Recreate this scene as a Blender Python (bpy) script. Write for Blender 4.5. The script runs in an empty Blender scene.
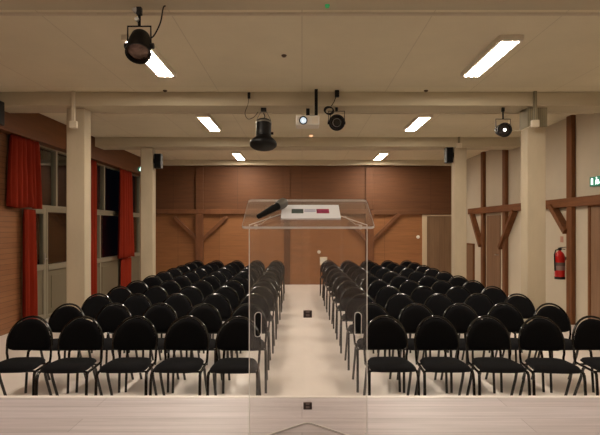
import bpy, bmesh, math, random
from mathutils import Matrix, Vector
random.seed(7)
PI = math.pi
sc = bpy.context.scene
C = sc.collection

# ------------------------------------------------------------------ camera
F, VX, VY, CH = 520.0, 302.0, 227.0, 1.70        # focal length in px, vanishing point, eye height
cam = bpy.data.cameras.new('camera')
cam.sensor_width = 36.0
cam.lens = 36.0 * F / 600.0
cam.shift_x = -(VX - 300.0) / 600.0
cam.shift_y = (VY - 217.5) / 600.0
cam.clip_start = 0.05
camo = bpy.data.objects.new('camera', cam)
C.objects.link(camo)
camo.location = (0, 0, CH)
camo.rotation_euler = (PI / 2, 0, 0)
sc.camera = camo
# ------------------------------------------------------------------ world (night outside) and exposure
w = bpy.data.worlds.new('night')
sc.world = w
w.use_nodes = True
w.node_tree.nodes['Background'].inputs[0].default_value = (0.25, 0.35, 0.6, 1)
w.node_tree.nodes['Background'].inputs[1].default_value = 0.004
sc.view_settings.view_transform = 'Standard'
sc.view_settings.look = 'None'
sc.view_settings.exposure = 0.0
sc.view_settings.gamma = 1.0
sc.view_settings.use_curve_mapping = False
LAMP = (1.0, 0.87, 0.72)
LAMP_POWER = 110.0
FILL_LIGHT_POWER = 38.0

# ------------------------------------------------------------------ helpers
def lin(c):
    return tuple(((v / 255) / 12.92 if v / 255 <= 0.04045 else ((v / 255 + 0.055) / 1.055) ** 2.4) for v in c)

def px(x, y, D):
    return ((x - VX) * D / F, D, CH + (VY - y) * D / F)

def mat(name, rgb, rough=0.6, spec=0.5, metal=0.0, var=0.0, scale=(4, 4, 4), bump=0.0, emit=None, power=0.0, dark=None):
    m = bpy.data.materials.new(name)
    m.use_nodes = True
    nt = m.node_tree
    b = nt.nodes['Principled BSDF']
    c = lin(rgb)
    b.inputs['Base Color'].default_value = (*c, 1)
    b.inputs['Roughness'].default_value = rough
    b.inputs['Specular IOR Level'].default_value = spec
    b.inputs['Metallic'].default_value = metal
    if emit:
        b.inputs['Emission Color'].default_value = (*emit, 1)
        b.inputs['Emission Strength'].default_value = power
    if var or bump:
        tc = nt.nodes.new('ShaderNodeTexCoord')
        mp = nt.nodes.new('ShaderNodeMapping')
        mp.inputs['Scale'].default_value = scale
        nz = nt.nodes.new('ShaderNodeTexNoise')
        nz.inputs['Scale'].default_value = 1.0
        nz.inputs['Detail'].default_value = 6
        nz.inputs['Roughness'].default_value = 0.6
        nt.links.new(tc.outputs['Object'], mp.inputs[0])
        nt.links.new(mp.outputs[0], nz.inputs['Vector'])
        if var:
            r = nt.nodes.new('ShaderNodeValToRGB')
            d = lin(dark) if dark else tuple(v * (1 - var) for v in c)
            r.color_ramp.elements[0].position = 0.3
            r.color_ramp.elements[1].position = 0.7
            r.color_ramp.elements[0].color = (*d, 1)
            r.color_ramp.elements[1].color = (*tuple(min(1, v * (1 + var * 0.5)) for v in c), 1)
            nt.links.new(nz.outputs['Fac'], r.inputs[0])
            nt.links.new(r.outputs[0], b.inputs['Base Color'])
        if bump:
            bp = nt.nodes.new('ShaderNodeBump')
            bp.inputs['Strength'].default_value = bump
            bp.inputs['Distance'].default_value = 0.01
            nt.links.new(nz.outputs['Fac'], bp.inputs['Height'])
            nt.links.new(bp.outputs[0], b.inputs['Normal'])
    return m

def boards(name, rgb, rgb2, joint, axes, w, h, rough=0.5, mortar=0.004, grain=(2, 2, 2), gv=0.25, spec=0.35, offset=0.5):
    """wooden boards: a brick pattern laid on two object axes, with grain noise multiplied in"""
    m = bpy.data.materials.new(name)
    m.use_nodes = True
    nt = m.node_tree
    b = nt.nodes['Principled BSDF']
    b.inputs['Roughness'].default_value = rough
    b.inputs['Specular IOR Level'].default_value = spec
    tc = nt.nodes.new('ShaderNodeTexCoord')
    sp = nt.nodes.new('ShaderNodeSeparateXYZ')
    cb = nt.nodes.new('ShaderNodeCombineXYZ')
    nt.links.new(tc.outputs['Object'], sp.inputs[0])
    nt.links.new(sp.outputs[axes[0]], cb.inputs[0])
    nt.links.new(sp.outputs[axes[1]], cb.inputs[1])
    br = nt.nodes.new('ShaderNodeTexBrick')
    br.offset = offset
    br.inputs['Scale'].default_value = 1
    br.inputs['Brick Width'].default_value = w
    br.inputs['Row Height'].default_value = h
    br.inputs['Mortar Size'].default_value = mortar
    br.inputs['Mortar Smooth'].default_value = 0.2
    br.inputs['Color1'].default_value = (*lin(rgb), 1)
    br.inputs['Color2'].default_value = (*lin(rgb2), 1)
    br.inputs['Mortar'].default_value = (*lin(joint), 1)
    nt.links.new(cb.outputs[0], br.inputs['Vector'])
    mp = nt.nodes.new('ShaderNodeMapping')
    mp.inputs['Scale'].default_value = grain
    nz = nt.nodes.new('ShaderNodeTexNoise')
    nz.inputs['Scale'].default_value = 1
    nz.inputs['Detail'].default_value = 8
    nz.inputs['Roughness'].default_value = 0.65
    nt.links.new(tc.outputs['Object'], mp.inputs[0])
    nt.links.new(mp.outputs[0], nz.inputs['Vector'])
    mr = nt.nodes.new('ShaderNodeMapRange')
    mr.inputs['From Min'].default_value = 0.3
    mr.inputs['From Max'].default_value = 0.7
    mr.inputs['To Min'].default_value = 1 - gv
    mr.inputs['To Max'].default_value = 1 + gv * 0.6
    nt.links.new(nz.outputs['Fac'], mr.inputs['Value'])
    mx = nt.nodes.new('ShaderNodeVectorMath')
    mx.operation = 'SCALE'
    nt.links.new(br.outputs['Color'], mx.inputs[0])
    nt.links.new(mr.outputs[0], mx.inputs['Scale'])
    nt.links.new(mx.outputs[0], b.inputs['Base Color'])
    return m

def glassy(name, tint=(1, 1, 1), haze=0.0, hazecol=(0.8, 0.78, 0.75), rough=0.0, ior=1.49):
    """thin clear sheet: see-through with a Fresnel reflection and a little scatter"""
    m = bpy.data.materials.new(name)
    m.use_nodes = True
    nt = m.node_tree
    for n in list(nt.nodes):
        nt.nodes.remove(n)
    out = nt.nodes.new('ShaderNodeOutputMaterial')
    tr = nt.nodes.new('ShaderNodeBsdfTransparent')
    tr.inputs[0].default_value = (*tint, 1)
    df = nt.nodes.new('ShaderNodeBsdfDiffuse')
    df.inputs[0].default_value = (*hazecol, 1)
    gl = nt.nodes.new('ShaderNodeBsdfGlossy')
    gl.inputs['Roughness'].default_value = rough
    fr = nt.nodes.new('ShaderNodeFresnel')
    ge = nt.nodes.new('ShaderNodeNewGeometry')      # same reflection from both faces of the sheet
    mr = nt.nodes.new('ShaderNodeMapRange')
    mr.inputs['To Min'].default_value = ior
    mr.inputs['To Max'].default_value = 1 / ior
    nt.links.new(ge.outputs['Backfacing'], mr.inputs['Value'])
    nt.links.new(mr.outputs[0], fr.inputs['IOR'])
    m1 = nt.nodes.new('ShaderNodeMixShader')
    m1.inputs[0].default_value = haze
    m2 = nt.nodes.new('ShaderNodeMixShader')
    nt.links.new(tr.outputs[0], m1.inputs[1])
    nt.links.new(df.outputs[0], m1.inputs[2])
    nt.links.new(fr.outputs[0], m2.inputs[0])
    nt.links.new(m1.outputs[0], m2.inputs[1])
    nt.links.new(gl.outputs[0], m2.inputs[2])
    nt.links.new(m2.outputs[0], out.inputs[0])
    return m

def box(bm, x0, x1, y0, y1, z0, z1):
    v = [bm.verts.new((x, y, z)) for x in (x0, x1) for y in (y0, y1) for z in (z0, z1)]
    for f in ((0, 1, 3, 2), (4, 6, 7, 5), (0, 4, 5, 1), (2, 3, 7, 6), (0, 2, 6, 4), (1, 5, 7, 3)):
        bm.faces.new([v[i] for i in f])
    return v

def bar(bm, p, q, a, b, up=(0, 0, 1)):
    """squared timber from p to q, section a (sideways) by b (along up)"""
    p, q = Vector(p), Vector(q)
    d = (q - p).normalized()
    s = d.cross(Vector(up)).normalized()
    u = s.cross(d).normalized()
    vs = []
    for c in (p, q):
        for i, j in ((-1, -1), (1, -1), (1, 1), (-1, 1)):
            vs.append(bm.verts.new(c + s * (a / 2 * i) + u * (b / 2 * j)))
    bm.faces.new(vs[3::-1]); bm.faces.new(vs[4:])
    for k in range(4):
        bm.faces.new((vs[k], vs[(k + 1) % 4], vs[4 + (k + 1) % 4], vs[4 + k]))

def tube(bm, pts, r, n=8, closed=False):
    pts = [Vector(p) for p in pts]
    N = len(pts)
    rings = []
    ref = None
    for i in range(N):
        if closed:
            d = pts[(i + 1) % N] - pts[i - 1]
        else:
            d = pts[min(i + 1, N - 1)] - pts[max(i - 1, 0)]
        d.normalize()
        if ref is None:
            ref = Vector((0, 0, 1)) if abs(d.z) < 0.9 else Vector((0, 1, 0))
        u = (ref - d * ref.dot(d))
        if u.length < 1e-4:
            u = d.orthogonal()
        u.normalize()
        ref = u
        v = d.cross(u)
        rr = r[i] if isinstance(r, (list, tuple)) else r
        rings.append([bm.verts.new(pts[i] + u * (rr * math.cos(2 * PI * k / n)) + v * (rr * math.sin(2 * PI * k / n))) for k in range(n)])
    for i in range(N if closed else N - 1):
        a, b = rings[i], rings[(i + 1) % N]
        for k in range(n):
            bm.faces.new((a[k], a[(k + 1) % n], b[(k + 1) % n], b[k]))
    if not closed:
        bm.faces.new(rings[0][::-1]); bm.faces.new(rings[-1])

def lathe(bm, prof, n=24, M=None):
    """revolve (radius, height) pairs about local Z; M places it"""
    M = M or Matrix()
    rings = []
    for r, z in prof:
        if r < 1e-6:
            rings.append([bm.verts.new(M @ Vector((0, 0, z)))])
        else:
            rings.append([bm.verts.new(M @ Vector((r * math.cos(2 * PI * k / n), r * math.sin(2 * PI * k / n), z))) for k in range(n)])
    for a, b in zip(rings, rings[1:]):
        for k in range(n):
            k2 = (k + 1) % n
            if len(a) == 1 and len(b) == 1:
                continue
            if len(a) == 1:
                bm.faces.new((a[0], b[k2], b[k]))
            elif len(b) == 1:
                bm.faces.new((a[k], a[k2], b[0]))
            else:
                bm.faces.new((a[k], a[k2], b[k2], b[k]))

def prism(bm, outline, z0, z1, M=None):
    M = M or Matrix()
    a = [bm.verts.new(M @ Vector((x, y, z0))) for x, y in outline]
    b = [bm.verts.new(M @ Vector((x, y, z1))) for x, y in outline]
    bm.faces.new(a[::-1]); bm.faces.new(b)
    n = len(a)
    for i in range(n):
        bm.faces.new((a[i], a[(i + 1) % n], b[(i + 1) % n], b[i]))

def aim(loc, d):
    """matrix whose local +Z points along d"""
    q = Vector(d).normalized().to_track_quat('Z', 'Y')
    return Matrix.Translation(loc) @ q.to_matrix().to_4x4()

def obj(name, bm, m, parent=None, loc=(0, 0, 0), smooth=False, bevel=0.0):
    bmesh.ops.recalc_face_normals(bm, faces=bm.faces)
    me = bpy.data.meshes.new(name)
    bm.to_mesh(me); bm.free()
    for mm in (m if isinstance(m, (list, tuple)) else [m]):
        me.materials.append(mm)
    if smooth:
        me.shade_smooth()
        me.set_sharp_from_angle(angle=math.radians(40))
    o = bpy.data.objects.new(name, me)
    C.objects.link(o)
    o.location = loc
    if parent:
        o.parent = parent
    if bevel:
        b = o.modifiers.new('bevel', 'BEVEL')
        b.width = bevel; b.segments = 2; b.limit_method = 'ANGLE'
    return o

def tag(o, label, cat, group=None):
    o['label'] = label; o['category'] = cat
    if group:
        o['group'] = group
    return o

def thing(name, label, cat, loc=(0, 0, 0), rotz=0, group=None):
    o = bpy.data.objects.new(name, None)
    o.empty_display_size = 0.1
    C.objects.link(o)
    o.location = loc; o.rotation_euler = (0, 0, rotz)
    return tag(o, label, cat, group)

def struct(name, bm, m, parent=None, **kw):
    o = obj(name, bm, m, parent, **kw)
    if not parent:
        o['kind'] = 'structure'
    return o

def sroot(name, loc=(0, 0, 0)):
    o = bpy.data.objects.new(name, None)
    C.objects.link(o); o.location = loc; o['kind'] = 'structure'
    return o

B = bmesh.new

# ------------------------------------------------------------------ materials
M_ceil = boards('painted_ceiling_board', (229, 219, 193), (227, 217, 191), (212, 201, 176), ('X', 'Y'), 1.2, 2.4, rough=0.85, mortar=0.006, grain=(0.8, 0.8, 1), gv=0.07, spec=0.1, offset=0)
M_beam = mat('painted_beam', (200, 189, 164), 0.8, 0.15, var=0.08, scale=(0.8, 3, 3))
M_plaster = mat('cream_plaster', (196, 184, 164), 0.9, 0.1, var=0.06, scale=(1.5, 1.5, 1.5), bump=0.1)
M_column = mat('painted_concrete', (188, 174, 150), 0.85, 0.15, var=0.10, scale=(3, 3, 1.2), bump=0.15)
M_cap = boards('ribbed_olive_panel', (150, 142, 118), (146, 138, 114), (120, 112, 92), ('X', 'Z'), 0.03, 5, rough=0.7, mortar=0.004, gv=0.08)
M_floor = boards('pale_sheet_floor', (222, 213, 205), (220, 211, 203), (204, 192, 180), ('X', 'Y'), 2.0, 14.0, rough=0.38, mortar=0.003, grain=(0.9, 0.9, 1), gv=0.10, spec=0.4)
M_stage = boards('pinkish_stage_boards', (200, 191, 194), (191, 181, 183), (160, 150, 151), ('X', 'Y'), 2.4, 0.19, rough=0.42, mortar=0.002, grain=(1.2, 26, 1), gv=0.22, spec=0.4)
M_edge = mat('pale_metal_nosing', (246, 240, 234), 0.4, 0.5)
M_fascia = mat('stage_fascia_board', (120, 100, 84), 0.7, 0.2, var=0.15, scale=(2, 2, 20))
M_leftwood = boards('narrow_wood_cladding', (142, 97, 64), (134, 89, 58), (100, 62, 39), ('Y', 'Z'), 2.6, 0.085, rough=0.55, mortar=0.004, grain=(1, 2.5, 40), gv=0.18)
M_pelmet = boards('pelmet_wood', (112, 68, 36), (108, 65, 34), (88, 50, 26), ('Y', 'Z'), 3.8, 1.3, rough=0.55, mortar=0.004, grain=(1, 1.5, 30), gv=0.2)
M_back_low = boards('orange_brown_panelling', (146, 98, 60), (138, 91, 54), (108, 70, 41), ('X', 'Z'), 1.22, 2.44, rough=0.6, mortar=0.005, grain=(1.6, 1, 22), gv=0.2, offset=0)
M_back_up = boards('dark_brown_panelling', (98, 62, 36), (93, 58, 33), (72, 44, 25), ('X', 'Z'), 1.9, 2.44, rough=0.65, mortar=0.005, grain=(1.6, 1, 22), gv=0.2, offset=0)
M_timber = mat('aged_timber', (118, 75, 45), 0.65, 0.25, var=0.35, scale=(9, 9, 2.0), bump=0.2)
M_timber_h = mat('aged_timber_rail', (120, 76, 46), 0.65, 0.25, var=0.35, scale=(9, 1.5, 14), bump=0.2)
M_timber_b = mat('brown_back_timber', (112, 72, 46), 0.6, 0.25, var=0.3, scale=(6, 6, 3), bump=0.15)
M_doorwood = boards('brown_plank_door', (134, 103, 78), (127, 97, 72), (100, 74, 54), ('Y', 'Z'), 0.14, 5, rough=0.55, mortar=0.003, grain=(14, 14, 1.2), gv=0.2, offset=0)
M_doorback = boards('taupe_plank_door', (132, 104, 78), (126, 98, 73), (98, 74, 54), ('X', 'Z'), 0.15, 5, rough=0.55, mortar=0.003, grain=(14, 14, 1.2), gv=0.2, offset=0)
M_jamb = mat('pale_door_frame', (196, 176, 148), 0.6, 0.3)
M_winframe = mat('grey_beige_frame', (134, 125, 106), 0.5, 0.4)
M_winpanel = mat('grey_beige_infill', (112, 102, 82), 0.6, 0.3, var=0.06, scale=(2, 2, 2))
M_pane = glassy('window_glass', (0.92, 0.95, 0.93), 0.0, ior=1.5)
M_outside = mat('night_facade', (14, 11, 9), 0.9, 0.1, var=0.5, scale=(1, 1, 1))
M_curtain = mat('red_orange_cloth', (134, 42, 24), 0.9, 0.1, var=0.12, scale=(20, 20, 3))
M_fabric = mat('black_fabric', (20, 20, 22), 0.95, 0.12, var=0.25, scale=(160, 160, 160), bump=0.15)
M_tube = mat('black_enamel_tube', (9, 9, 10), 0.17, 0.6)
M_black = mat('black_painted_metal', (11, 10, 10), 0.5, 0.3)
M_rubber = mat('black_cable', (16, 14, 13), 0.6, 0.3)
M_steel = mat('grey_steel', (150, 145, 138), 0.35, 0.5, metal=0.7)
M_white = mat('white_plastic', (226, 220, 208), 0.5, 0.4)
M_cream = mat('cream_pipe', (214, 202, 180), 0.5, 0.4)
M_housing = mat('white_lamp_housing', (226, 216, 198), 0.5, 0.4)
M_diff = mat('lamp_diffuser', (255, 250, 240), 0.5, 0.3, emit=LAMP, power=LAMP_POWER)
M_lens = mat('spot_lens', (120, 96, 84), 0.08, 0.9, metal=0.6, var=0.6, scale=(18, 18, 18))
M_lensdark = mat('dark_lens', (50, 46, 44), 0.1, 0.8, metal=0.5)
M_red = mat('red_enamel', (196, 24, 18), 0.3, 0.5)
M_labelw = mat('white_label', (150, 130, 124), 0.6, 0.3)
M_labelg = mat('grey_label', (110, 96, 92), 0.6, 0.3)
M_acryl = glassy('clear_acrylic', (0.975, 0.97, 0.965), 0.03, rough=0.02)
M_acrylic_edge = glassy('bright_acrylic_edge', (0.75, 0.74, 0.72), 0.8, (0.95, 0.93, 0.9), rough=0.15)  # pale diffuse mix imitates light piped out at the sheet's edges
M_paper = mat('white_paper', (242, 244, 250), 0.8, 0.1)
M_green = mat('exit_sign_green', (30, 120, 90), 0.5, 0.3, emit=(0.10, 0.42, 0.30), power=0.2)
M_lit = mat('exit_sign_lit_white', (240, 255, 245), 0.5, 0.3, emit=(0.75, 1.0, 0.9), power=1.6)
M_socket = mat('socket_cream', (222, 206, 180), 0.5, 0.3)

# ------------------------------------------------------------------ room shell
XL, XR, YB, YN, ZC, ZB = -4.7, 4.75, 15.35, -3.0, 3.65, 3.45
bm = B(); box(bm, XL - .15, XR + .15, YN, YB + .15, -.12, 0); struct('floor', bm, M_floor)
bm = B(); box(bm, XL - .15, XR + .15, YN, YB + .15, ZC, ZC + .12); struct('ceiling', bm, M_ceil)
bm = B()
box(bm, XL - .15, XL, YN, 8.72, 0, 2.02)
box(bm, XL - .15, XL, YN, 8.28, 2.02, ZC)
box(bm, XL - .15, XL, 8.28, YB, 3.20, ZC)
box(bm, XL - .15, XL, 15.10, YB, 0, 3.20)
struct('wall_left', bm, M_leftwood)
bm = B(); box(bm, XR, XR + .15, YN, YB, 0, ZC); struct('wall_right', bm, M_plaster)
bm = B(); box(bm, XL - .15, XR + .15, YB, YB + .15, 0, 2.16); low = len(bm.faces)
box(bm, XL - .15, XR + .15, YB, YB + .15, 2.16, ZC)
bm.faces.ensure_lookup_table()
for f in bm.faces[low:]:
    f.material_index = 1
struct('wall_back', bm, [M_back_low, M_back_up])
bm = B(); box(bm, XL - .15, XR + .15, YN - .15, YN, 0, ZC); struct('wall_front', bm, M_plaster)
# stage
ST, SY = 0.65, 3.235
bm = B(); box(bm, XL, XR, YN, SY - .035, ST - .05, ST); struct('stage_floor', bm, M_stage)
bm = B(); box(bm, XL, XR, SY - .03, SY - .01, 0, ST - .05); struct('stage_wall', bm, M_fascia)
bm = B(); box(bm, XL, XR, SY - .035, SY, ST - .05, ST + .002); struct('trim_1', bm, M_edge, bevel=.002)
# beams across the room
for k, yc in enumerate((0.15, 3.95, 7.75, 11.55, 15.22)):
    bm = B()
    box(bm, XL + .2, XR, yc - .25 if k < 4 else 15.10, yc + .25 if k < 4 else YB, ZB if k < 4 else 3.505, ZC)
    struct('ceiling_beam', bm, M_beam, bevel=.008)
# columns
for (x0, x1, yc, cap) in ((-3.46, -3.19, 7.75, 0), (3.31, 3.58, 7.75, 1), (-3.55, -3.28, 11.55, 0), (3.35, 3.62, 11.55, 0)):
    o = sroot('column')
    bm = B(); box(bm, x0, x1, yc - .12, yc + .12, 0, ZB); obj('shaft', bm, M_column, o, bevel=.012)
    if cap:
        bm = B(); box(bm, x0 - .01, x1 + .01, yc - .14, yc + .14, 3.17, ZB); obj('head_panel', bm, M_cap, o, bevel=.004)
# pelmet over the windows
bm = B(); box(bm, XL, -4.50, 3.0, YB, 3.17, ZC)
struct('trim_2', bm, M_pelmet, bevel=.004)
bm = B(); box(bm, XR - .015, XR, SY, 7.5, 0, .08); struct('baseboard_right', bm, M_jamb)
# dim facade across the yard, seen through the panes
bm = B(); box(bm, -12, -11.8, 2, 30, 0, 7); struct('exterior_wall', bm, M_outside)

# ------------------------------------------------------------------ windows (left)
XG = -4.74
def frame_rect(bm, y0, y1, z0, z1, t=.06, d=.09):
    box(bm, XG - d / 2, XG + d / 2, y0, y0 + t, z0, z1)
    box(bm, XG - d / 2, XG + d / 2, y1 - t, y1, z0, z1)
    box(bm, XG - d / 2, XG + d / 2, y0 + t, y1 - t, z0, z0 + t)
    box(bm, XG - d / 2, XG + d / 2, y0 + t, y1 - t, z1 - t, z1)

def window(n, y0, y1, z0, z1, mull=(), panel=None):
    r = sroot('window_%d' % n)
    bm = B(); frame_rect(bm, y0, y1, z0, z1)
    for yy in mull:
        box(bm, XG - .045, XG + .05, yy - .035, yy + .035, z0 + .06, z1 - .06)
    if panel:
        box(bm, XG - .045, XG + .055, y0 + .06, y1 - .06, panel - .05, panel + .05)
    obj('window_frame', bm, M_winframe, r, bevel=.006)
    zb = (panel + .05) if panel else z0 + .06
    bm = B(); box(bm, XG - .004, XG + .004, y0 + .06, y1 - .06, zb, z1 - .06)
    obj('pane', bm, M_pane, r)
    if panel:
        bm = B()
        box(bm, XG - .02, XG + .02, y0 + .06, y1 - .06, z0 + .06, panel - .05)
        for yy in [y0 + .06] + list(mull):
            box(bm, XG + .02, XG + .032, yy + .16, min(yy + .62, y1 - .16), z0 + .16, panel - .16)
        obj('infill_panel', bm, M_winpanel, r, bevel=.004)
    return r
window(1, 8.28, 11.40, 2.04, 3.20, (9.95,))
window(2, 9.56, 11.40, 0.02, 2.04, (10.6,), 0.95)
window(3, 11.40, 15.10, 2.04, 3.20, (12.36, 13.7))
window(4, 11.40, 15.10, 0.02, 2.04, (12.10, 14.2), 0.92)
d1 = sroot('door_1')
bm = B(); frame_rect(bm, 8.72, 9.56, 0.01, 2.04, .10, .08)
box(bm, XG - .04, XG + .04, 8.82, 9.46, .92, 1.02)
obj('door_frame', bm, M_winframe, d1, bevel=.006)
bm = B(); box(bm, XG - .004, XG + .004, 8.82, 9.46, 1.02, 1.94); obj('pane', bm, M_pane, d1)
bm = B(); box(bm, XG - .02, XG + .02, 8.82, 9.46, .11, .92); box(bm, XG + .02, XG + .03, 8.90, 9.36, .22, .82); obj('infill_panel', bm, M_winpanel, d1, bevel=.004)
bm = B(); tube(bm, [(XG + .04, 9.50, 1.12), (XG + .09, 9.50, 1.12), (XG + .09, 9.38, 1.12)], .011); box(bm, XG + .04, XG + .048, 9.475, 9.525, 1.02, 1.22)
obj('door_handle', bm, M_steel, d1, smooth=True)

# curtains
def curtain(y0, y1, z0, z1, label, x=-4.60, folds=6, amp=.035, top=1.0, flare=0.0):
    bm = B()
    nu, nv = folds * 10, 14
    ph = random.random() * 6
    g = []
    for j in range(nv + 1):
        v = j / nv
        row = []
        for i in range(nu + 1):
            u = i / nu
            a = amp * (0.65 + 0.35 * v) * (1 if j else .6)
            xx = x + 1.1 * a * math.sin(2 * PI * folds * u + ph + .5 * math.sin(3 * v + u * 5)) + .012 * math.sin(2 * PI * folds * .43 * u + ph * 2)
            c = (y0 + y1) / 2
            sq = top + (1 - top) * v + flare * math.sin(PI * v)
            yy = c + (u - .5) * (y1 - y0) * sq
            zz = z1 + (z0 - z1) * v + (.012 * math.sin(u * 9 + ph) if j == nv else 0)
            row.append(bm.verts.new((xx, yy, zz)))
        g.append(row)
    for j in range(nv):
        for i in range(nu):
            bm.faces.new((g[j][i], g[j][i + 1], g[j + 1][i + 1], g[j + 1][i]))
    o = obj('curtain', bm, M_curtain, smooth=True)
    s = o.modifiers.new('thickness', 'SOLIDIFY'); s.thickness = .006; s.offset = 0
    return tag(o, label, 'curtain', 'red curtains along the windows')
curtain(8.12, 9.06, 2.02, 3.17, 'short red-orange curtain high beside the wood-clad wall, ending at the transom', x=-4.585, folds=6, top=.84, amp=.055)
curtain(8.60, 9.02, 0.06, 2.00, 'narrow red floor-length curtain beside the glazed door, under the short curtain', x=-4.622, folds=3, amp=.042)
curtain(11.22, 11.66, 0.06, 3.17, 'thin strip of red curtain just behind the nearer window-side column', x=-4.60, folds=4, amp=.03)
curtain(12.88, 14.12, 0.90, 3.17, 'wide red curtain hanging to the sill of the far windows', x=-4.575, folds=6, top=.8, amp=.045)
curtain(13.35, 14.10, 0.06, 0.88, 'red curtain tail reaching the floor under the wide far curtain', x=-4.645, folds=5, amp=.022)

# ------------------------------------------------------------------ back wall timbers, door, fittings
y = YB - .09
def bx(xp): return (xp - VX) * 15.3 / F
bm = B(); box(bm, XL, 2.0, YB - .10, YB, 2.08, 2.22); struct('timber_beam', bm, M_timber_b, bevel=.01)
bm = B(); box(bm, 2.0, XR, YB - .08, YB, 2.06, 2.20); struct('timber_beam', bm, M_back_up, bevel=.01)
for xp, wd in ((199.5, .22), (369.5, .24)):
    bm = B(); box(bm, bx(xp) - wd / 2, bx(xp) + wd / 2, YB - .12, YB, 0, 2.08); struct('timber_column', bm, M_timber_b, bevel=.01)
    bm = B(); box(bm, bx(xp) - wd / 2, bx(xp) + wd / 2, YB - .06, YB, 2.22, ZB); struct('timber_column', bm, M_back_up, bevel=.008)
bm = B(); box(bm, bx(284), bx(290), YB - .025, YB, 0, ZB); struct('trim_3', bm, M_back_up, bevel=.004)
for (a, b_) in (((174, 217), (198, 240)), ((227, 217), (202, 240)), ((349, 222), (368, 241)), ((399, 214), (373, 240))):
    p, q = px(a[0], a[1], YB - .06), px(b_[0], b_[1], YB - .06)
    bm = B(); bar(bm, p, q, .10, .10, up=(0, 1, 0)); struct('timber_beam', bm, M_timber_b, bevel=.006)
d2 = sroot('door_2')
bm = B(); box(bm, bx(427), bx(458), YB - .03, YB, 0, 2.02); obj('door_leaf', bm, M_doorback, d2, bevel=.004)
bm = B(); box(bm, bx(422.5), bx(427), YB - .06, YB, 0, 2.06); box(bm, bx(427), bx(458), YB - .06, YB, 2.02, 2.06); obj('door_frame', bm, M_jamb, d2, bevel=.004)
def knob(name, xp, yp, label, r=.055):
    p = px(xp, yp, YB)
    bm = B(); lathe(bm, [(0, .03), (r * .7, .028), (r, .015), (r, 0), (0, 0)], 20, aim(p, (0, -1, 0)))
    return tag(obj(name, bm, M_white, smooth=True), label, 'wall fitting')
knob('wall_thermostat', 418, 237, 'small round white fitting on the brown panelling by the plank door', .05)
knob('wall_button', 319, 252, 'small round white button above the cream box at the aisle end', .05)
e = thing('wall_socket_box', 'square cream socket box on the back panelling at the aisle end', 'socket box', px(323.5, 261, YB))
bm = B(); box(bm, -.11, .11, -.05, 0, -.12, .12); obj('box_body', bm, M_socket, e, bevel=.01)
bm = B(); box(bm, -.085, .085, -.06, -.05, -.09, .09); obj('cover_flap', bm, M_white, e, bevel=.004)

# ------------------------------------------------------------------ right wall timbers and doors
def ry(xp, x=XR): return x * F / (xp - VX)
def wall_beam(y0, y1, z0, z1, d=.10, m=M_timber_h):
    bm = B(); box(bm, XR - d, XR, y0, y1, z0, z1); struct('timber_beam', bm, m, bevel=.012)
def wall_post(xp0, xp1, z0=0, z1=ZC, d=.08, m=M_timber):
    ya, yb = ry(xp1, XR), ry(xp0, XR - d)
    bm = B(); box(bm, XR - d, XR, ya, yb, z0, z1); struct('timber_column', bm, m, bevel=.012)
wall_post(566, 576)
wall_post(502, 508.5)
wall_post(480.5, 486)
wall_beam(6.2, 10.15, 2.05, 2.21, .10)
wall_beam(11.0, 14.6, 2.05, 2.21, .10)
for (a, b_) in (((552, 206), (567, 232)), ((472, 214), (481, 246)), ((514.5, 211), (500.5, 248))):
    ya, yb = ry(a[0], XR - .07), ry(b_[0], XR - .07)
    p = (XR - .07, ya, CH + (VY - a[1]) * ya / F); q = (XR - .07, yb, CH + (VY - b_[1]) * yb / F)
    bm = B(); bar(bm, p, q, .10, .13, up=(1, 0, 0)); struct('timber_beam', bm, M_timber, bevel=.008)
def wall_door(n, y0, y1, z1, frame=True):
    r = sroot('door_%d' % n)
    bm = B(); box(bm, XR - .03, XR, y0, y1, 0, z1); obj('door_leaf', bm, M_doorwood, r, bevel=.004)
    if frame:
        bm = B()
        box(bm, XR - .05, XR, y0 - .06, y0, 0, z1 + .05); box(bm, XR - .05, XR, y1, y1 + .06, 0, z1 + .05); box(bm, XR - .05, XR, y0, y1, z1, z1 + .05)
        obj('door_frame', bm, M_timber, r, bevel=.004)
    bm = B(); tube(bm, [(XR - .03, y0 + .08, 1.03), (XR - .08, y0 + .08, 1.03), (XR - .08, y0 + .19, 1.03)], .01); obj('door_handle', bm, M_steel, r, smooth=True)
wall_door(3, 7.45, 8.50, 2.03)
wall_door(4, 12.42, 13.30, 1.99, False)
t = thing('low_cupboard', 'low brown cupboard door set in the white wall behind the far column', 'cupboard', (XR, 14.62, 0))
bm = B(); box(bm, -.03, 0, -.29, .29, 0.03, 1.20); obj('door', bm, M_doorwood, t, bevel=.004)
bm = B()
box(bm, -.05, 0, -.33, -.29, 0, 1.24); box(bm, -.05, 0, .29, .33, 0, 1.24); box(bm, -.05, 0, -.29, .29, 1.20, 1.24)
obj('frame', bm, M_timber, t)

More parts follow.
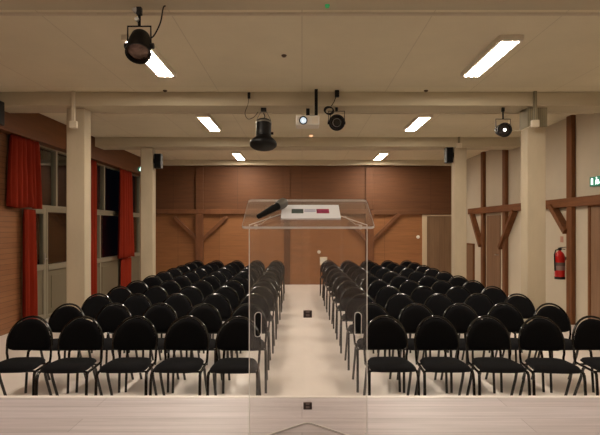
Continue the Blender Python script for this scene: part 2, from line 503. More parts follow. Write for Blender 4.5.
# fire extinguisher
t = thing('fire_extinguisher', 'red fire extinguisher hung on the white wall beside a timber post', 'fire extinguisher', (4.60, 9.28, .77))
bm = B(); lathe(bm, [(0, 0), (.07, 0), (.085, .02), (.085, .40), (.075, .45), (.045, .485), (.025, .50), (.025, .52), (0, .52)], 24); obj('cylinder', bm, M_red, t, smooth=True)
bm = B(); lathe(bm, [(.0865, .16), (.0868, .17), (.0868, .29), (.0865, .30)], 24)
for v in list(bm.verts):
    if v.co.y > .03:
        bm.verts.remove(v)
obj('label', bm, M_labelw, t, smooth=True)['label'] = 'white instruction label'
bm = B(); lathe(bm, [(0.0872, .24), (.0874, .25), (.0874, .29), (.0872, .30)], 24)
for v in list(bm.verts):
    if v.co.y > .0:
        bm.verts.remove(v)
obj('label_band', bm, M_labelg, t, smooth=True)
bm = B(); lathe(bm, [(.0, 0), (.088, 0), (.088, .045), (.0, .045)], 24); obj('base_ring', bm, M_black, t, smooth=True)
bm = B(); box(bm, -.025, .025, -.025, .025, .515, .56); bar(bm, (0, 0, .56), (.06, -.10, .575), .025, .012); bar(bm, (0, 0, .545), (.05, -.09, .535), .02, .012); obj('valve_handle', bm, M_black, t, bevel=.003)
bm = B(); tube(bm, [(-.02, 0, .53), (-.08, -.02, .52), (-.105, -.02, .44), (-.1, -.02, .3), (-.095, -.02, .15)], .011); obj('hose', bm, M_rubber, t, smooth=True)
bm = B(); box(bm, .075, .15, -.03, .03, .34, .40); obj('wall_bracket', bm, M_steel, t)
p = px(562, 240, ry(562))
e = tag(obj('fire_sign', (lambda b: (box(b, XR - .006, XR, p[1] - .05, p[1] + .05, 1.42, 1.53), b)[1])(B()), mat('faded_red_sign', (178, 128, 108), .6, .3)), 'small faded red sign on the white wall above the extinguisher', 'sign')

# exit signs
def exit_sign(loc, label, side, sz=(.30, .15)):
    e = thing('exit_sign', label, 'exit sign', loc)
    s = -1 if side == 'R' else 1
    L, H = sz
    bm = B(); box(bm, *sorted((0, s * .05)), -L / 2, L / 2, -H / 2, H / 2); obj('sign_body', bm, M_green, e, bevel=.006)
    bm = B()
    X = sorted((s * .05, s * .054))
    def q(u0, u1, v0, v1):
        box(bm, *X, -u1 * L * s * -1 if False else min(u0 * L, u1 * L), max(u0 * L, u1 * L), v0 * H, v1 * H)
    # arrow (far half) and walking figure by a doorway (near half)
    q(.20, .36, -.34, .34)
    obj('arrow', bm, M_lit, e)
    bm = B()
    Mx = Matrix(((0, 0, s, s * .05), (1, 0, 0, 0), (0, 1, 0, 0), (0, 0, 0, 1)))
    prism(bm, [(-.12, -.04), (-.06, -.055), (-.03, -.01), (-.02, -.055), (.0, -.05), (-.01, .01), (-.03, .035), (-.09, .02)], 0, .004, Mx)
    lathe(bm, [(0, .004), (.014, .004), (.014, 0)], 10, Mx @ Matrix.Translation((-.035, .052, 0)))
    obj('walking_figure', bm, M_lit, e)
    return e
exit_sign((XR, 8.33, 2.435), 'green lit exit sign on the white wall above the timber rail', 'R', (.34, .15))
exit_sign((-4.50, 14.35, 3.29), 'tiny lit exit sign by the pelmet end near the far column', 'L', (.14, .11))

# ------------------------------------------------------------------ ceiling lights
def ceiling_light(x, y, label, m=M_diff):
    t = thing('ceiling_light', label, 'ceiling light', (x, y, ZC), group='fluorescent ceiling lights')
    bm = B(); box(bm, -.125, .125, -.66, .66, -.055, 0); obj('housing', bm, M_housing, t, bevel=.006)
    bm = B(); box(bm, -.088, .088, -.61, .61, -.057, -.055); obj('diffuser', bm, m, t)
LB = ['nearest the stage', 'in the middle bay', 'nearest the back wall']
for i, yy in enumerate((5.93, 9.62, 14.1)):
    ceiling_light(-1.71, yy, 'lit white fluorescent ceiling light on the window side, ' + LB[i])
    ceiling_light(2.13, yy, 'lit white fluorescent ceiling light on the white-wall side, ' + LB[i])
M_fill_diff = mat('stage_lamp_diffuser', (255, 250, 240), 0.5, 0.3, emit=LAMP, power=FILL_LIGHT_POWER)
for yy, nm in ((2.25, 'above the stage front'), (-1.3, 'at the rear of the stage')):  # out-of-view lights added to brighten the stage and the front row
    ceiling_light(-1.71, yy, 'lit white ceiling light on the window side, ' + nm, M_fill_diff)
    ceiling_light(2.13, yy, 'lit white ceiling light on the white-wall side, ' + nm, M_fill_diff)

# ------------------------------------------------------------------ chairs
def cushion(bm, outline, place, t_front, t_back, rings=(.0, .3, .6, .8, .92, 1.0), pw=5):
    """padded slab: outline scaled to rings, bulging on both faces; place(x, y, t) maps to 3-D"""
    cx = sum(p[0] for p in outline) / len(outline); cy = sum(p[1] for p in outline) / len(outline)
    n = len(outline)
    sides = []
    for sgn, tt in ((1, t_front), (-1, t_back)):
        rs = []
        for f in rings:
            t = tt * (1 - f ** pw) ** .5
            if f == 0:
                rs.append([bm.verts.new(place(cx, cy, sgn * tt))])
            elif f == 1.0 and sgn == -1:
                rs.append(sides[0][-1])
            else:
                rs.append([bm.verts.new(place(cx + (x - cx) * f, cy + (yy - cy) * f, sgn * t)) for x, yy in outline])
        sides.append(rs)
        for a, b in zip(rs, rs[1:]):
            for k in range(n):
                k2 = (k + 1) % n
                if len(a) == 1:
                    bm.faces.new((a[0], b[k], b[k2]))
                else:
                    bm.faces.new((a[k], b[k], b[k2], a[k2]))

def back_y(x, z):
    return .17 * (z - .48) - .55 * (x * x)

def arch(hw_bot, hw_mid, zb, zm, zt, n=22, r=.05):
    """outline of the rounded chair back (x, z), clockwise from bottom"""
    pts = []
    for k in range(n + 1):                       # over the top
        a = PI * k / n
        c = math.cos(a); s = math.sin(a)
        pts.append((hw_mid * math.copysign(abs(c) ** .97, c), zm + (zt - zm) * s ** .97))
    pts += [(-(hw_mid * .985), zm - .012), (-(hw_bot + .003), zb + .035), (-hw_bot + .012, zb + .012), (-hw_bot + .05, zb), (0, zb - .004), (hw_bot - .05, zb), (hw_bot - .012, zb + .012), (hw_bot + .003, zb + .035), (hw_mid * .985, zm - .012)]
    return pts

def make_chair():
    t = thing('stacking_chair', 'x', 'chair')
    # seat
    out = []
    for k in range(36):
        a = 2 * PI * k / 36
        c, s = math.cos(a), math.sin(a)
        u = math.copysign(abs(c) ** .42, c); v = math.copysign(abs(s) ** .42, s)
        yy = -.215 + .205 * v
        hw = .20 - .022 * v
        out.append((hw * u, yy))
    bm = B()
    cushion(bm, out, lambda x, yy, tt: (x, yy, .452 + tt - (.018 * max(0, (-yy - .30) / .12) ** 2)), .032, .018, pw=6)
    obj('seat', bm, M_fabric, t, smooth=True)
    # backrest
    bm = B()
    cushion(bm, arch(.194, .200, .535, .59, .822), lambda x, z, tt: (x, back_y(x, z) - .012 - tt, z), .022, .016, pw=7)
    obj('backrest', bm, M_fabric, t, smooth=True)
    # back tube
    pts = [(.195, -.03, .40), (.198, -.01, .47)]
    for z in (.51, .55, .58):
        x = .200 + .007 * (z - .47) / .15
        pts.append((x, back_y(x, z), z))
    n = 18
    for k in range(1, n):
        a = PI * k / n
        c, s = math.cos(a), math.sin(a)
        x = .207 * math.copysign(abs(c) ** .97, c); z = .59 + .249 * s ** .97
        pts.append((x, back_y(x, z), z))
    pts += [(-p[0], p[1], p[2]) for p in pts[4::-1]]
    bm = B(); tube(bm, pts, .0115, 8); obj('back_frame', bm, M_tube, t, smooth=True)
    # seat frame
    bm = B()
    for s in (-1, 1):
        tube(bm, [(s * .196, -.03, .425), (s * .205, -.2, .425), (s * .213, -.385, .425)], .0115, 8)
    tube(bm, [(-.2, -.33, .420), (.2, -.33, .420)], .009, 6)
    tube(bm, [(-.19, -.08, .420), (.19, -.08, .420)], .009, 6)
    obj('seat_frame', bm, M_tube, t, smooth=True)
    for s in (-1, 1):
        bm = B(); tube(bm, [(s * .211, -.365, .43), (s * .2135, -.39, .41), (s * .215, -.40, .36), (s * .218, -.43, 0.0)], .0132, 8); obj('leg', bm, M_tube, t, smooth=True)
        bm = B(); tube(bm, [(s * .203, -.20, .425), (s * .2045, -.17, .40), (s * .206, -.13, .30), (s * .208, .03, 0.0)], .0132, 8); obj('leg', bm, M_tube, t, smooth=True)
    return t

ORD = ['', 'second', 'third', 'fourth', 'fifth', 'sixth', 'seventh', 'eighth', 'ninth', 'tenth']
NR = 11
def row_name(i):
    if i == 0: return 'front row at the stage'
    if i == NR - 1: return 'back row by the brown wall'
    return ORD[i] + ' row from the stage'
def seat_name(j):
    return 'on the aisle' if j == 0 else ('at the outer end' if j == 4 else ORD[j] + ' from the aisle')
proto = make_chair()
kids = list(proto.children)
first = True
XWL = [(-.60, -.65), (-1.085, -1.16), (-1.575, -1.67), (-2.085, -2.18), (-2.59, -2.69)]
XWR = [(.79, .68), (1.275, 1.18), (1.77, 1.69), (2.268, 2.19), (2.778, 2.70)]
for side, cols in (('window-side', XWL), ('white-wall-side', XWR)):
    for i in range(NR):
        for j in range(5):
            f = i / (NR - 1)
            x = cols[j][0] * (1 - f) + cols[j][1] * f + random.uniform(-.008, .008)
            yy = 4.93 + .835 * i + random.uniform(-.02, .02)
            rz = random.uniform(-.03, .03)
            if i == 0 and j == 4 and side == 'window-side': rz = .06
            if i == 0 and side == 'white-wall-side' and j == 3: rz = -.07
            if first:
                r = proto; first = False
            else:
                r = proto.copy(); C.objects.link(r)
                for k in kids:
                    c = k.copy(); C.objects.link(c); c.parent = r
            r.location = (x, yy, 0); r.rotation_euler = (0, 0, rz)
            r['label'] = 'black padded chair, %s block, %s, %s' % (side, row_name(i), seat_name(j))
            r['category'] = 'chair'
            r['group'] = 'black stacking chairs in the %s block' % side

# ------------------------------------------------------------------ lectern
LX = .030
lec = thing('acrylic_lectern', 'clear acrylic lectern on the stage front with a sloping top', 'lectern', (LX, 2.60, ST))
DN, DF, ZN, ZF = 2.49, 2.83, 1.702, 1.850
slope = math.atan2(ZF - ZN, DF - DN); LEN = math.hypot(ZF - ZN, DF - DN)
def T(u, v, h=0.0):
    """point on the sloped top, lectern coordinates: u across, v up the slope, h above it"""
    return Vector((u, DN + v * math.cos(slope) - h * math.sin(slope) - 2.60, ZN + v * math.sin(slope) + h * math.cos(slope) - ST))
MT = Matrix(((1, 0, 0, 0), (0, math.cos(slope), -math.sin(slope), DN - 2.60), (0, math.sin(slope), math.cos(slope), ZN - ST), (0, 0, 0, 1)))
def rrect(x0, x1, y0, y1, r, n=5):
    o = []
    for cx, cy, a0 in ((x1 - r, y1 - r, 0), (x0 + r, y1 - r, 90), (x0 + r, y0 + r, 180), (x1 - r, y0 + r, 270)):
        for k in range(n + 1):
            a = math.radians(a0 + 90 * k / n)
            o.append((cx + r * math.cos(a), cy + r * math.sin(a)))
    return o
bm = B(); prism(bm, rrect(-.320, .320, 0, LEN, .022), -.012, 0, MT)
nrm = MT.to_3x3() @ Vector((0, 0, 1))
bm.normal_update()
for f in bm.faces:
    if abs(f.normal.dot(nrm)) < .8:
        f.material_index = 1
obj('lectern_top', bm, [M_acryl, M_acrylic_edge], lec)
# body: one sheet folded into a shallow V, fold away from the speaker, a slot in each wing
hw, yn_, ya = .287, 2.535 - 2.60, 2.785 - 2.60
pathp = []
def vpath():
    half = [(-hw, yn_)]
    dx, dy = hw, ya - yn_
    L = math.hypot(dx, dy); ux, uy = dx / L, dy / L
    r0 = .03
    half += [(-hw + ux * s, yn_ + uy * s) for s in (.05, .1, .2, L - r0)]
    a = half[-1]; b = (-a[0], a[1]); c = (0, ya)
    cur = [((1 - s) ** 2 * a[0] + 2 * s * (1 - s) * c[0] + s * s * b[0], (1 - s) ** 2 * a[1] + 2 * s * (1 - s) * c[1] + s * s * b[1]) for s in (.2, .4, .5, .6, .8)]
    return half + cur + [(-x, yv) for x, yv in half[::-1]]
P = vpath()
def ztop(yv):
    v = (yv + 2.60 - DN) / math.cos(slope)
    return T(0, v, -.0125).z
bm = B()
th = .008
cols = []
for i, (x, yv) in enumerate(P):
    a = Vector(P[max(i - 1, 0)]); b = Vector(P[min(i + 1, len(P) - 1)])
    d = (b - a).normalized(); nn = Vector((-d.y, d.x))
    col = []
    for s in (-.5, .5):
        q = Vector((x, yv)) + nn * (th * s)
        col.append((bm.verts.new((q.x, q.y, 0.0)), bm.verts.new((q.x, q.y, ztop(q.y)))))
    cols.append(col)
for c0, c1 in zip(cols, cols[1:]):
    bm.faces.new((c0[0][0], c1[0][0], c1[0][1], c0[0][1]))
    bm.faces.new((c0[1][0], c0[1][1], c1[1][1], c1[1][0]))
    bm.faces.new((c0[0][1], c1[0][1], c1[1][1], c0[1][1]))
    bm.faces.new((c0[0][0], c0[1][0], c1[1][0], c1[0][0]))
for c in (cols[0], cols[-1]):
    bm.faces.new((c[0][0], c[0][1], c[1][1], c[1][0]))
body = obj('lectern_body', bm, [M_acryl, M_acrylic_edge], lec)
for s in (-1, 1):
    bm = B()
    cx = s * (hw - .040); hz = 1.218 - ST
    o = []
    for k in range(9):
        a = PI * k / 8; o.append((.0155 * math.cos(a), .044 + .0155 * math.sin(a)))
    for k in range(9):
        a = PI + PI * k / 8; o.append((.0155 * math.cos(a), -.044 + .0155 * math.sin(a)))
    prism(bm, o, -.2, .2, Matrix(((1, 0, 0, cx), (0, 0, -1, yn_ + .04), (0, 1, 0, hz), (0, 0, 0, 1))))
    cut = obj('cutter', bm, M_acryl, lec)
    md = body.modifiers.new('slot', 'BOOLEAN'); md.object = cut; md.operation = 'DIFFERENCE'; md.solver = 'EXACT'
bpy.context.view_layer.update()
dg = bpy.context.evaluated_depsgraph_get()
me = bpy.data.meshes.new_from_object(body.evaluated_get(dg))
body.modifiers.clear()
body.data = me
for o in [c for c in lec.children if c.name.startswith('cutter')]:
    bpy.data.objects.remove(o)
me.materials.clear(); me.materials.append(M_acryl); me.materials.append(M_acrylic_edge)
pn = Vector((ya - yn_, hw)).normalized()
for p in me.polygons:
    n = p.normal
    if abs(n.z) > .3:
        p.material_index = 1 if n.z > 0 else 0
    elif abs(p.center.x) > .06:
        w1 = abs(n.x * math.copysign(pn.x, p.center.x) + n.y * pn.y)
        p.material_index = 0 if w1 > .9 else 1
    else:
        p.material_index = 0
bm = B(); tube(bm, [(x, yv, .005) for x, yv in P], .004, 6); obj('foot_edge', bm, M_acrylic_edge, lec, smooth=True)  # added strip; its pale colour imitates light glowing in the sheet's bottom edge
# slots are framed by a polished rim
for s in (-1, 1):
    bm = B()
    ux = Vector((hw, (ya - yn_), 0)).normalized() if s < 0 else Vector((-hw, (ya - yn_), 0)).normalized()
    cx = s * (hw - .040)
    cy = yn_ + (ya - yn_) * .040 / hw
    pts = []
    for k in range(17):
        a = 2 * PI * k / 16
        if k == 16: break
        zz = .0165 * math.sin(a) + (.044 if math.sin(a) >= 0 else -.044)
        pts.append(Vector((cx, cy, 1.218 - ST + zz)) + ux * (.0165 * 1.25 * math.cos(a)))
    tube(bm, pts, .0022, 6, closed=True)
    obj('slot_rim', bm, M_acrylic_edge, lec, smooth=True)
# small square fixing plates on the fold
M_plate = mat('grey_fixing_plate', (132, 118, 114), 0.4, 0.4)
M_platedark = mat('dark_plate_mark', (72, 60, 60), 0.5, 0.3)
for zz in (1.240, .754):
    bm = B(); box(bm, -.023, .023, ya - .037, ya - .029, zz - ST - .020, zz - ST + .020)
    p = obj('square_plate', bm, M_plate, lec, bevel=.002)
    bm = B()
    for s in (-1, 1):
        box(bm, s * .016 - .006, s * .016 + .006, ya - .0385, ya - .037, zz - ST - .016, zz - ST + .016)
    box(bm, -.020, .020, ya - .0385, ya - .037, zz - ST - .018, zz - ST - .012)
    box(bm, -.012, .012, ya - .0385, ya - .037, zz - ST + .0, zz - ST + .006)
    obj('plate_mark', bm, M_platedark, p)
# support brackets under the top
for s in (-1, 1):
    bm = B()
    tube(bm, [T(s * .262, .055, -.015), T(s * .235, .10, -.03), T(s * .20, .15, -.02), T(s * .19, .17, -.015)], .0018, 6)
    lathe(bm, [(0, -.03), (.009, -.03), (.009, -.0125), (0, -.0125)], 14, MT @ Matrix.Translation((s * .255, .045, 0)))
    obj('bracket', bm, M_acrylic_edge, lec, smooth=True)

# sheets of paper on the lectern
pap = thing('printed_papers', 'white printed sheets lying on the sloping lectern top', 'papers', (LX, 2.60, ST))
bm = B(); prism(bm, [(-.135, .085), (.162, .085), (.162, .268), (-.135, .268)], .0005, .008, MT); obj('paper_stack', bm, M_paper, pap)
def patch(name, x0, x1, y0, y1, m):
    bm = B(); prism(bm, [(x0, y0), (x1, y0), (x1, y1), (x0, y1)], .0081, .0086, MT); return obj(name, bm, m, pap)
patch('printed_picture', -.083, -.023, .150, .208, mat('dark_green_print', (88, 100, 96), .7, .2, var=.5, scale=(60, 60, 60)))
patch('printed_text_line', -.018, .040, .188, .194, mat('violet_print', (150, 145, 190), .7, .2))
patch('printed_text_line', -.018, .040, .170, .176, bpy.data.materials['violet_print'])
patch('printed_text_line', -.018, .040, .202, .206, bpy.data.materials['violet_print'])
patch('printed_picture', .044, .108, .150, .208, mat('crimson_print', (170, 60, 96), .7, .2, var=.6, scale=(60, 60, 60)))

# microphone
mic = thing('microphone', 'black handheld microphone lying on the lectern top beside the papers', 'microphone', (LX, 2.60, ST))
a, b_ = T(-.246, .075, .020), T(-.130, .205, .040)
dv = b_ - a; Lm = dv.length
Mm = aim(a, dv)
bm = B(); lathe(bm, [(0, 0), (.011, 0), (.0125, .006), (.0125, .03), (.0135, .035), (.0185, .11), (.0195, .125), (.0205, Lm - .035), (0, Lm - .035)], 20, Mm); obj('handle', bm, mat('matt_black_plastic', (6, 6, 6), .65, .2), mic, smooth=True)
bm = B(); lathe(bm, [(.0195, Lm - .037), (.0245, Lm - .030), (.0265, Lm - .012), (.0265, Lm - .004), (.0245, Lm + .014), (.016, Lm + .026), (0, Lm + .030)], 20, Mm); obj('grille', bm, mat('grey_mesh_grille', (120, 118, 112), .4, .5, metal=.5, var=.3, scale=(300, 300, 300)), mic, smooth=True)
bm = B(); box(bm, -.004, .004, -.003, .003, 0, .018); bmesh.ops.transform(bm, matrix=Mm @ Matrix.Translation((0, .0165, .115)), verts=bm.verts); obj('switch', bm, M_steel, mic)

# ------------------------------------------------------------------ stage spotlights and projector
def cable(pts, r=.006):
    """smooth curve through pts (Catmull-Rom)"""
    pts = [Vector(p) for p in pts]
    out = []
    for i in range(len(pts) - 1):
        p0 = pts[max(i - 1, 0)]; p1 = pts[i]; p2 = pts[i + 1]; p3 = pts[min(i + 2, len(pts) - 1)]
        for k in range(6):
            t_ = k / 6
            out.append(.5 * ((2 * p1) + (p2 - p0) * t_ + (2 * p0 - 5 * p1 + 4 * p2 - p3) * t_ ** 2 + (3 * p1 - p0 - 3 * p2 + p3) * t_ ** 3))
    out.append(pts[-1])
    bm = B(); tube(bm, out, r, 6)
    return bm

def spot(label, loc, d, R, Lb, Lf, top, yoke_w, lens=M_lens, lit=0.0, hook_r=.02):
    """can spotlight: body around loc aimed along d, U yoke, clamp reaching up to height top"""
    t = thing('stage_spotlight', label, 'spotlight', loc)
    M = aim((0, 0, 0), d)
    bm = B()
    lathe(bm, [(0, -Lb), (R * .55, -Lb), (R * .72, -Lb * .85), (R * .86, -Lb * .35), (R * .9, 0), (R * .9, Lf * .7), (R, Lf * .75), (R, Lf), (R * .9, Lf), (R * .88, Lf * .6), (0, Lf * .5)], 28, M)
    obj('can', bm, M_black, t, smooth=True)
    bm = B(); lathe(bm, [(R * .87, Lf * .72), (R * .6, Lf * .86), (R * .3, Lf * .92), (0, Lf * .94)], 28, M); obj('lens', bm, lens, t, smooth=True)
    if lit:  # glowing disc stands in for a bright reflection on the lens
        mb = bpy.data.materials.get('lit_lamp_core') or mat('lit_lamp_core', (255, 255, 250), .4, .3, emit=(1, .97, .9), power=6)
        bm = B(); lathe(bm, [(0, Lf * 1.0), (R * .2, Lf * .985), (R * .2, Lf * .90)], 16, M); obj('lamp_core', bm, mb, t)
    bm = B()
    W = yoke_w
    zt = R + .055
    tube(bm, [(-W, 0, 0), (-W, 0, zt), (W, 0, zt), (W, 0, 0)], .007, 6)
    obj('yoke', bm, M_black, t)
    for s in (-1, 1):
        bm = B(); lathe(bm, [(0, 0), (.022, 0), (.022, .03), (0, .03)], 12, aim((s * (R * .85), 0, 0), (s, 0, 0))); obj('yoke_knob', bm, M_black, t, smooth=True)
    hz = top - loc[2]
    bm = B(); tube(bm, [(0, 0, zt), (0, 0, hz - .03)], .012, 8); box(bm, -hook_r, hook_r, -.02, .02, hz - .06, hz); obj('clamp', bm, M_black, t, bevel=.004)
    return t, M

# the nearest can, hung from the first pipe
L1 = px(139.3, 46.0, 4.05)
s1, Ms = spot('black can spotlight with a glassy lens hung from the beam nearest the stage', L1, (.08, -.55, -.80), .098, .14, .095, 3.41, .090)
bm = B(); lathe(bm, [(0, -.02), (.02, -.02), (.02, .02), (0, .02)], 14, aim((-.03, 0, 3.385 - L1[2]), (0, -1, 0))); obj('clamp_bolt', bm, M_steel, s1, smooth=True)
bm = B(); lathe(bm, [(0, -.02), (.016, -.02), (.016, .02), (0, .02)], 14, aim((-.012, -.01, .20), (0, -1, 0))); obj('clamp_bolt', bm, M_steel, s1, smooth=True)
bm = cable([(.06, .06, .08), (.10, .05, .10), (.15, .05, .20), (.17, .06, .32), (.19, .06, 3.45 - L1[2])], .006); obj('cord', bm, M_rubber, s1, smooth=True)

# the bell-shaped floodlight
L2 = px(263.5, 132, 7.62)
t = thing('bell_floodlight', 'large black bell-shaped floodlight hanging from the middle beam', 'floodlight', L2)
M2 = aim((0, 0, 0), (0.0, -.22, -.97))
bm = B(); lathe(bm, [(0, -.18), (.095, -.18), (.112, -.165), (.112, .06), (.10, .09), (0, .09)], 28, M2); obj('lamp_housing', bm, M_black, t, smooth=True)
bm = B(); lathe(bm, [(.10, .06), (.118, .085), (.155, .12), (.188, .155), (.2, .185), (.196, .21), (.17, .235), (.11, .252), (0, .258)], 32, M2); obj('bell_reflector', bm, M_black, t, smooth=True)
bm = B(); lathe(bm, [(.114, -.15), (.118, -.15), (.118, -.125), (.114, -.125)], 28, M2); obj('vent_band', bm, M_steel, t, smooth=True)
bm = B(); lathe(bm, [(0, 0), (.02, 0), (.02, .04), (0, .04)], 12, aim((.105, 0, -.02), (1, 0, 0))); obj('knob', bm, M_black, t, smooth=True)
bm = B(); hz = 3.45 - L2[2]
tube(bm, [(-.105, 0, .0), (-.10, .03, .19), (-.045, .03, hz - .06), (.045, .03, hz - .06), (.10, .03, .19), (.105, 0, .0)], .006, 6); obj('yoke', bm, M_steel, t)
bm = B(); tube(bm, [(0, .03, hz - .07), (0.02, .03, hz - .13), (-.01, .03, hz - .16)], .008, 6); box(bm, -.04, .04, .0, .06, hz - .05, hz); obj('hook', bm, M_black, t, bevel=.004)
q = Vector(L2)
bm = cable([Vector(px(249, 93.5, 7.44)) - q, Vector(px(248, 104, 7.42)) - q, Vector(px(245, 113, 7.42)) - q, Vector(px(248, 119, 7.45)) - q, Vector(px(254, 117, 7.5)) - q, Vector(px(258, 112, 7.6)) - q], .004); obj('cord', bm, M_rubber, t, smooth=True)
bm = B(); p = Vector(px(249, 95, 7.44)) - q; lathe(bm, [(0, -.05), (.02, -.05), (.022, .03), (0, .045)], 10, Matrix.Translation(p)); obj('plug', bm, M_black, t, smooth=True)

# front-facing round spot with a coiled cord
L3 = px(336.5, 123, 7.62)
s3, M3 = spot('round black spotlight with ringed front beside the projector', L3, (0.0, -.97, -.12), .118, .16, .08, 3.45, .118, lens=M_lensdark)
for rr in (.048, .082):
    bm = B(); lathe(bm, [(rr, .065), (rr + .014, .085), (rr + .014, .065)], 28, M3); obj('lens_ring', bm, M_steel if rr < .06 else M_black, s3, smooth=True)
q = Vector(L3)
ring = []
bm = B()
for c_ in range(3):
    pts = []
    cc = Vector(px(328.5 + c_ * .6, 110 + c_ * .4, 7.38)) - q
    for k in range(20):
        a = 2 * PI * k / 20
        pts.append(cc + Vector((.062 * math.cos(a), .01 * c_, .05 * math.sin(a))))
    tube(bm, pts, .0075, 6, closed=True)
tube(bm, [Vector(px(337, 94, 7.42)) - q, Vector(px(334, 102, 7.40)) - q, Vector(px(330, 108, 7.38)) - q], .006, 6)
tube(bm, [Vector(px(331, 113, 7.38)) - q, Vector(px(330, 118, 7.40)) - q, Vector(px(332, 122, 7.42)) - q], .006, 6)
obj('coiled_cord', bm, M_rubber, s3, smooth=True)
bm = B(); p = Vector(px(337, 95, 7.42)) - q; box(bm, p.x - .03, p.x + .03, p.y - .03, p.y + .03, p.z - .03, ZC - L3[2]); obj('ceiling_plate', bm, M_black, s3, bevel=.005)

# spot near the white-wall column; its bright reflection is a small glowing disc
L4 = px(503, 130, 7.62)
s4, M4 = spot('small black spotlight with a glinting lamp beside the column with the olive head', L4, (0.0, -.97, -.15), .105, .15, .07, 3.45, .105, lens=M_lensdark, lit=1)
s4['label'] = 'small black spotlight with a glinting lamp beside the column with the olive head'
q = Vector(L4)
bm = cable([Vector((.10, 0, 0)), Vector(px(518, 131, 7.5)) - q, Vector(px(527, 128, 7.55)) - q, Vector(px(533, 124, 7.58)) - q], .005); obj('cord', bm, M_cream, s4, smooth=True)

# projector
L5 = (px(307.5, 122, 7.36)[0], 7.36, 3.185)
t = thing('projector', 'white ceiling projector with a glowing bluish lens in the hall centre', 'projector', L5)
bm = B(); box(bm, -.165, .165, -.13, .15, -.07, .07); obj('case', bm, M_white, t, bevel=.018)
lx = px(303.3, 122.5, 7.23)[0] - L5[0]
bm = B(); lathe(bm, [(.058, 0), (.058, .025), (.046, .025), (.042, .005)], 24, aim((lx, -.13, -.005), (0, -1, 0))); obj('lens_barrel', bm, M_black, t, smooth=True)
M_beamlit = mat('projector_lens_glow', (240, 248, 255), .2, .5, emit=(.55, .72, .85), power=.8)
bm = B(); lathe(bm, [(.044, .008), (.025, .018), (0, .021)], 20, aim((lx, -.13, -.005), (0, -1, 0))); obj('lens', bm, M_beamlit, t, smooth=True)
bm = B()
for k in range(6):
    box(bm, .06 + k * .015, .066 + k * .015, -.133, -.129, -.045, .045)
obj('vent_grille', bm, M_socket, t)
bm = B(); box(bm, .10, .145, -.02, .02, .07, ZC - L5[2]); box(bm, -.03, .14, -.03, .03, .07, .095); box(bm, -.02, .03, -.02, .02, .09, .19); obj('ceiling_mount', bm, M_black, t, bevel=.004)

# loudspeakers on the columns and the wall
def speaker(loc, sz, label, face):
    t = thing('wall_speaker', label, 'loudspeaker', loc)
    a, b2, c2 = sz
    bm = B(); box(bm, -a / 2, a / 2, -b2 / 2, b2 / 2, -c2 / 2, c2 / 2); obj('cabinet', bm, M_black, t, bevel=.012)
    bm = B(); box(bm, -a / 2 + .015, a / 2 - .015, -b2 / 2 - .008, -b2 / 2, -c2 / 2 + .015, c2 / 2 - .015); obj('grille', bm, M_fabric, t, bevel=.004)
    bm = B(); box(bm, *sorted((face * a / 2, face * (a / 2 + .03))), -.03, .03, -.05, .05); obj('bracket', bm, M_black, t)
p = px(157, 161, 11.45); speaker((-3.28 + .105, 11.50, p[2]), (.15, .18, .32), 'black loudspeaker on the far column at the window side', -1)
p = px(449, 155, 11.45); speaker((3.35 - .105, 11.50, p[2]), (.15, .18, .34), 'black loudspeaker on the far column at the white-wall side', 1)
p = px(1, 116, 7.6); speaker((-4.39, 7.40, 3.33), (.20, .22, .34), 'black loudspeaker cut by the photo edge, beside the wood pelmet', -1)

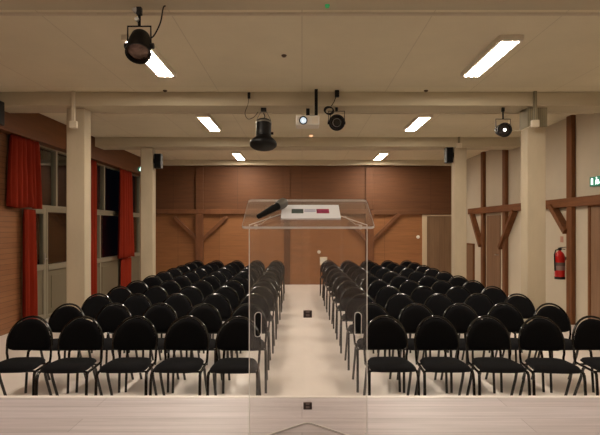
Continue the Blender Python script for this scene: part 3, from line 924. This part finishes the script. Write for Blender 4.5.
# ------------------------------------------------------------------ conduits and small ceiling bits
def pipe(pts, label, r=.012, m=M_cream, name='conduit_pipe'):
    bm = B(); tube(bm, pts, r, 8)
    return tag(obj(name, bm, m, smooth=True), label, 'pipe')
pipe([(-4.4, 4.20, 3.42), (4.6, 4.20, 3.42)], 'cream pipe running along the beam nearest the stage', .013)
pipe([(-3.1, 8.03, 3.455), (4.5, 8.03, 3.455)], 'cream pipe running along the middle beam between the columns', .013)
pipe([(-3.2, 11.84, 3.455), (3.3, 11.84, 3.455)], 'cream pipe running along the beam nearest the back wall', .012)
def drop(xp, y0, y1, D, label, m):
    p, q2 = px(xp, y0, D), px(xp, y1, D)
    t = thing('conduit_drop', label, 'cable conduit', (p[0], D, q2[2]))
    bm = B(); box(bm, -.022, .022, -.02, .02, 0, ZC - q2[2] if D < 7.5 else p[2] - q2[2]); obj('conduit', bm, m, t, bevel=.004)
    bm = B(); box(bm, -.055, .055, -.035, .03, -.06, .04); obj('junction_box', bm, M_cream, t, bevel=.01)
drop(73.5, 93, 124, 7.47, 'cream cable conduit with junction box on the window-side near column', M_cream)
drop(535, 92, 123, 7.47, 'olive cable conduit with junction box on the ribbed column head', M_cap)
drop(459, 135, 145, 11.27, 'short conduit and box at the head of the far white-wall-side column', M_cap)
M_fit = mat('dull_brown_fitting', (96, 80, 62), .6, .3)
def hook(xp, yp, D, label, r=.03):
    p = px(xp, yp, D)
    bm = B(); lathe(bm, [(0, -.025), (r * .6, -.022), (r, -.008), (r, 0), (0, 0)], 14, Matrix.Translation((p[0], D, ZC if D not in (4.19,) else ZB)))
    tag(obj('ceiling_hook', bm, M_fit, smooth=True), label, 'ceiling fitting')
hook(284, 55, 5.9, 'small dark fitting alone in the ceiling before the floodlight')
hook(426, 93, 7.42, 'small dark fitting on the ceiling edge above the middle white-wall-side light')
hook(165, 94, 7.42, 'small dark fitting on the ceiling edge near the window-side near column')
hook(451, 11.5, 4.36, 'dark clamp beside the stage beam above the near white-wall-side light', .045)
hook(567, 11, 4.36, 'small dark clamp beside the stage beam towards the white wall', .02)
p = px(327, 8.5, 4.15)
bm = B(); lathe(bm, [(0, 0), (.02, 0), (.015, .02), (0, .025)], 12, aim((p[0], 4.10, ZB), (0, 0, -1)))
tag(obj('indicator_light', bm, mat('green_led', (60, 200, 100), .4, .3, emit=(.1, .5, .2), power=.25), smooth=True), 'tiny green indicator light under the beam nearest the stage', 'indicator light')
p = px(311, 137, 11.0)
bm = B(); lathe(bm, [(0, 0), (.045, 0), (.04, .02), (.02, .035), (0, .038)], 16, aim((p[0], 11.05, ZC), (0, 0, -1)))
tag(obj('ceiling_downlight', bm, mat('warm_lamp', (255, 190, 140), .4, .3, emit=(1, .55, .3), power=1.0), smooth=True), 'small warm glowing ceiling lamp beyond the projector', 'ceiling lamp')
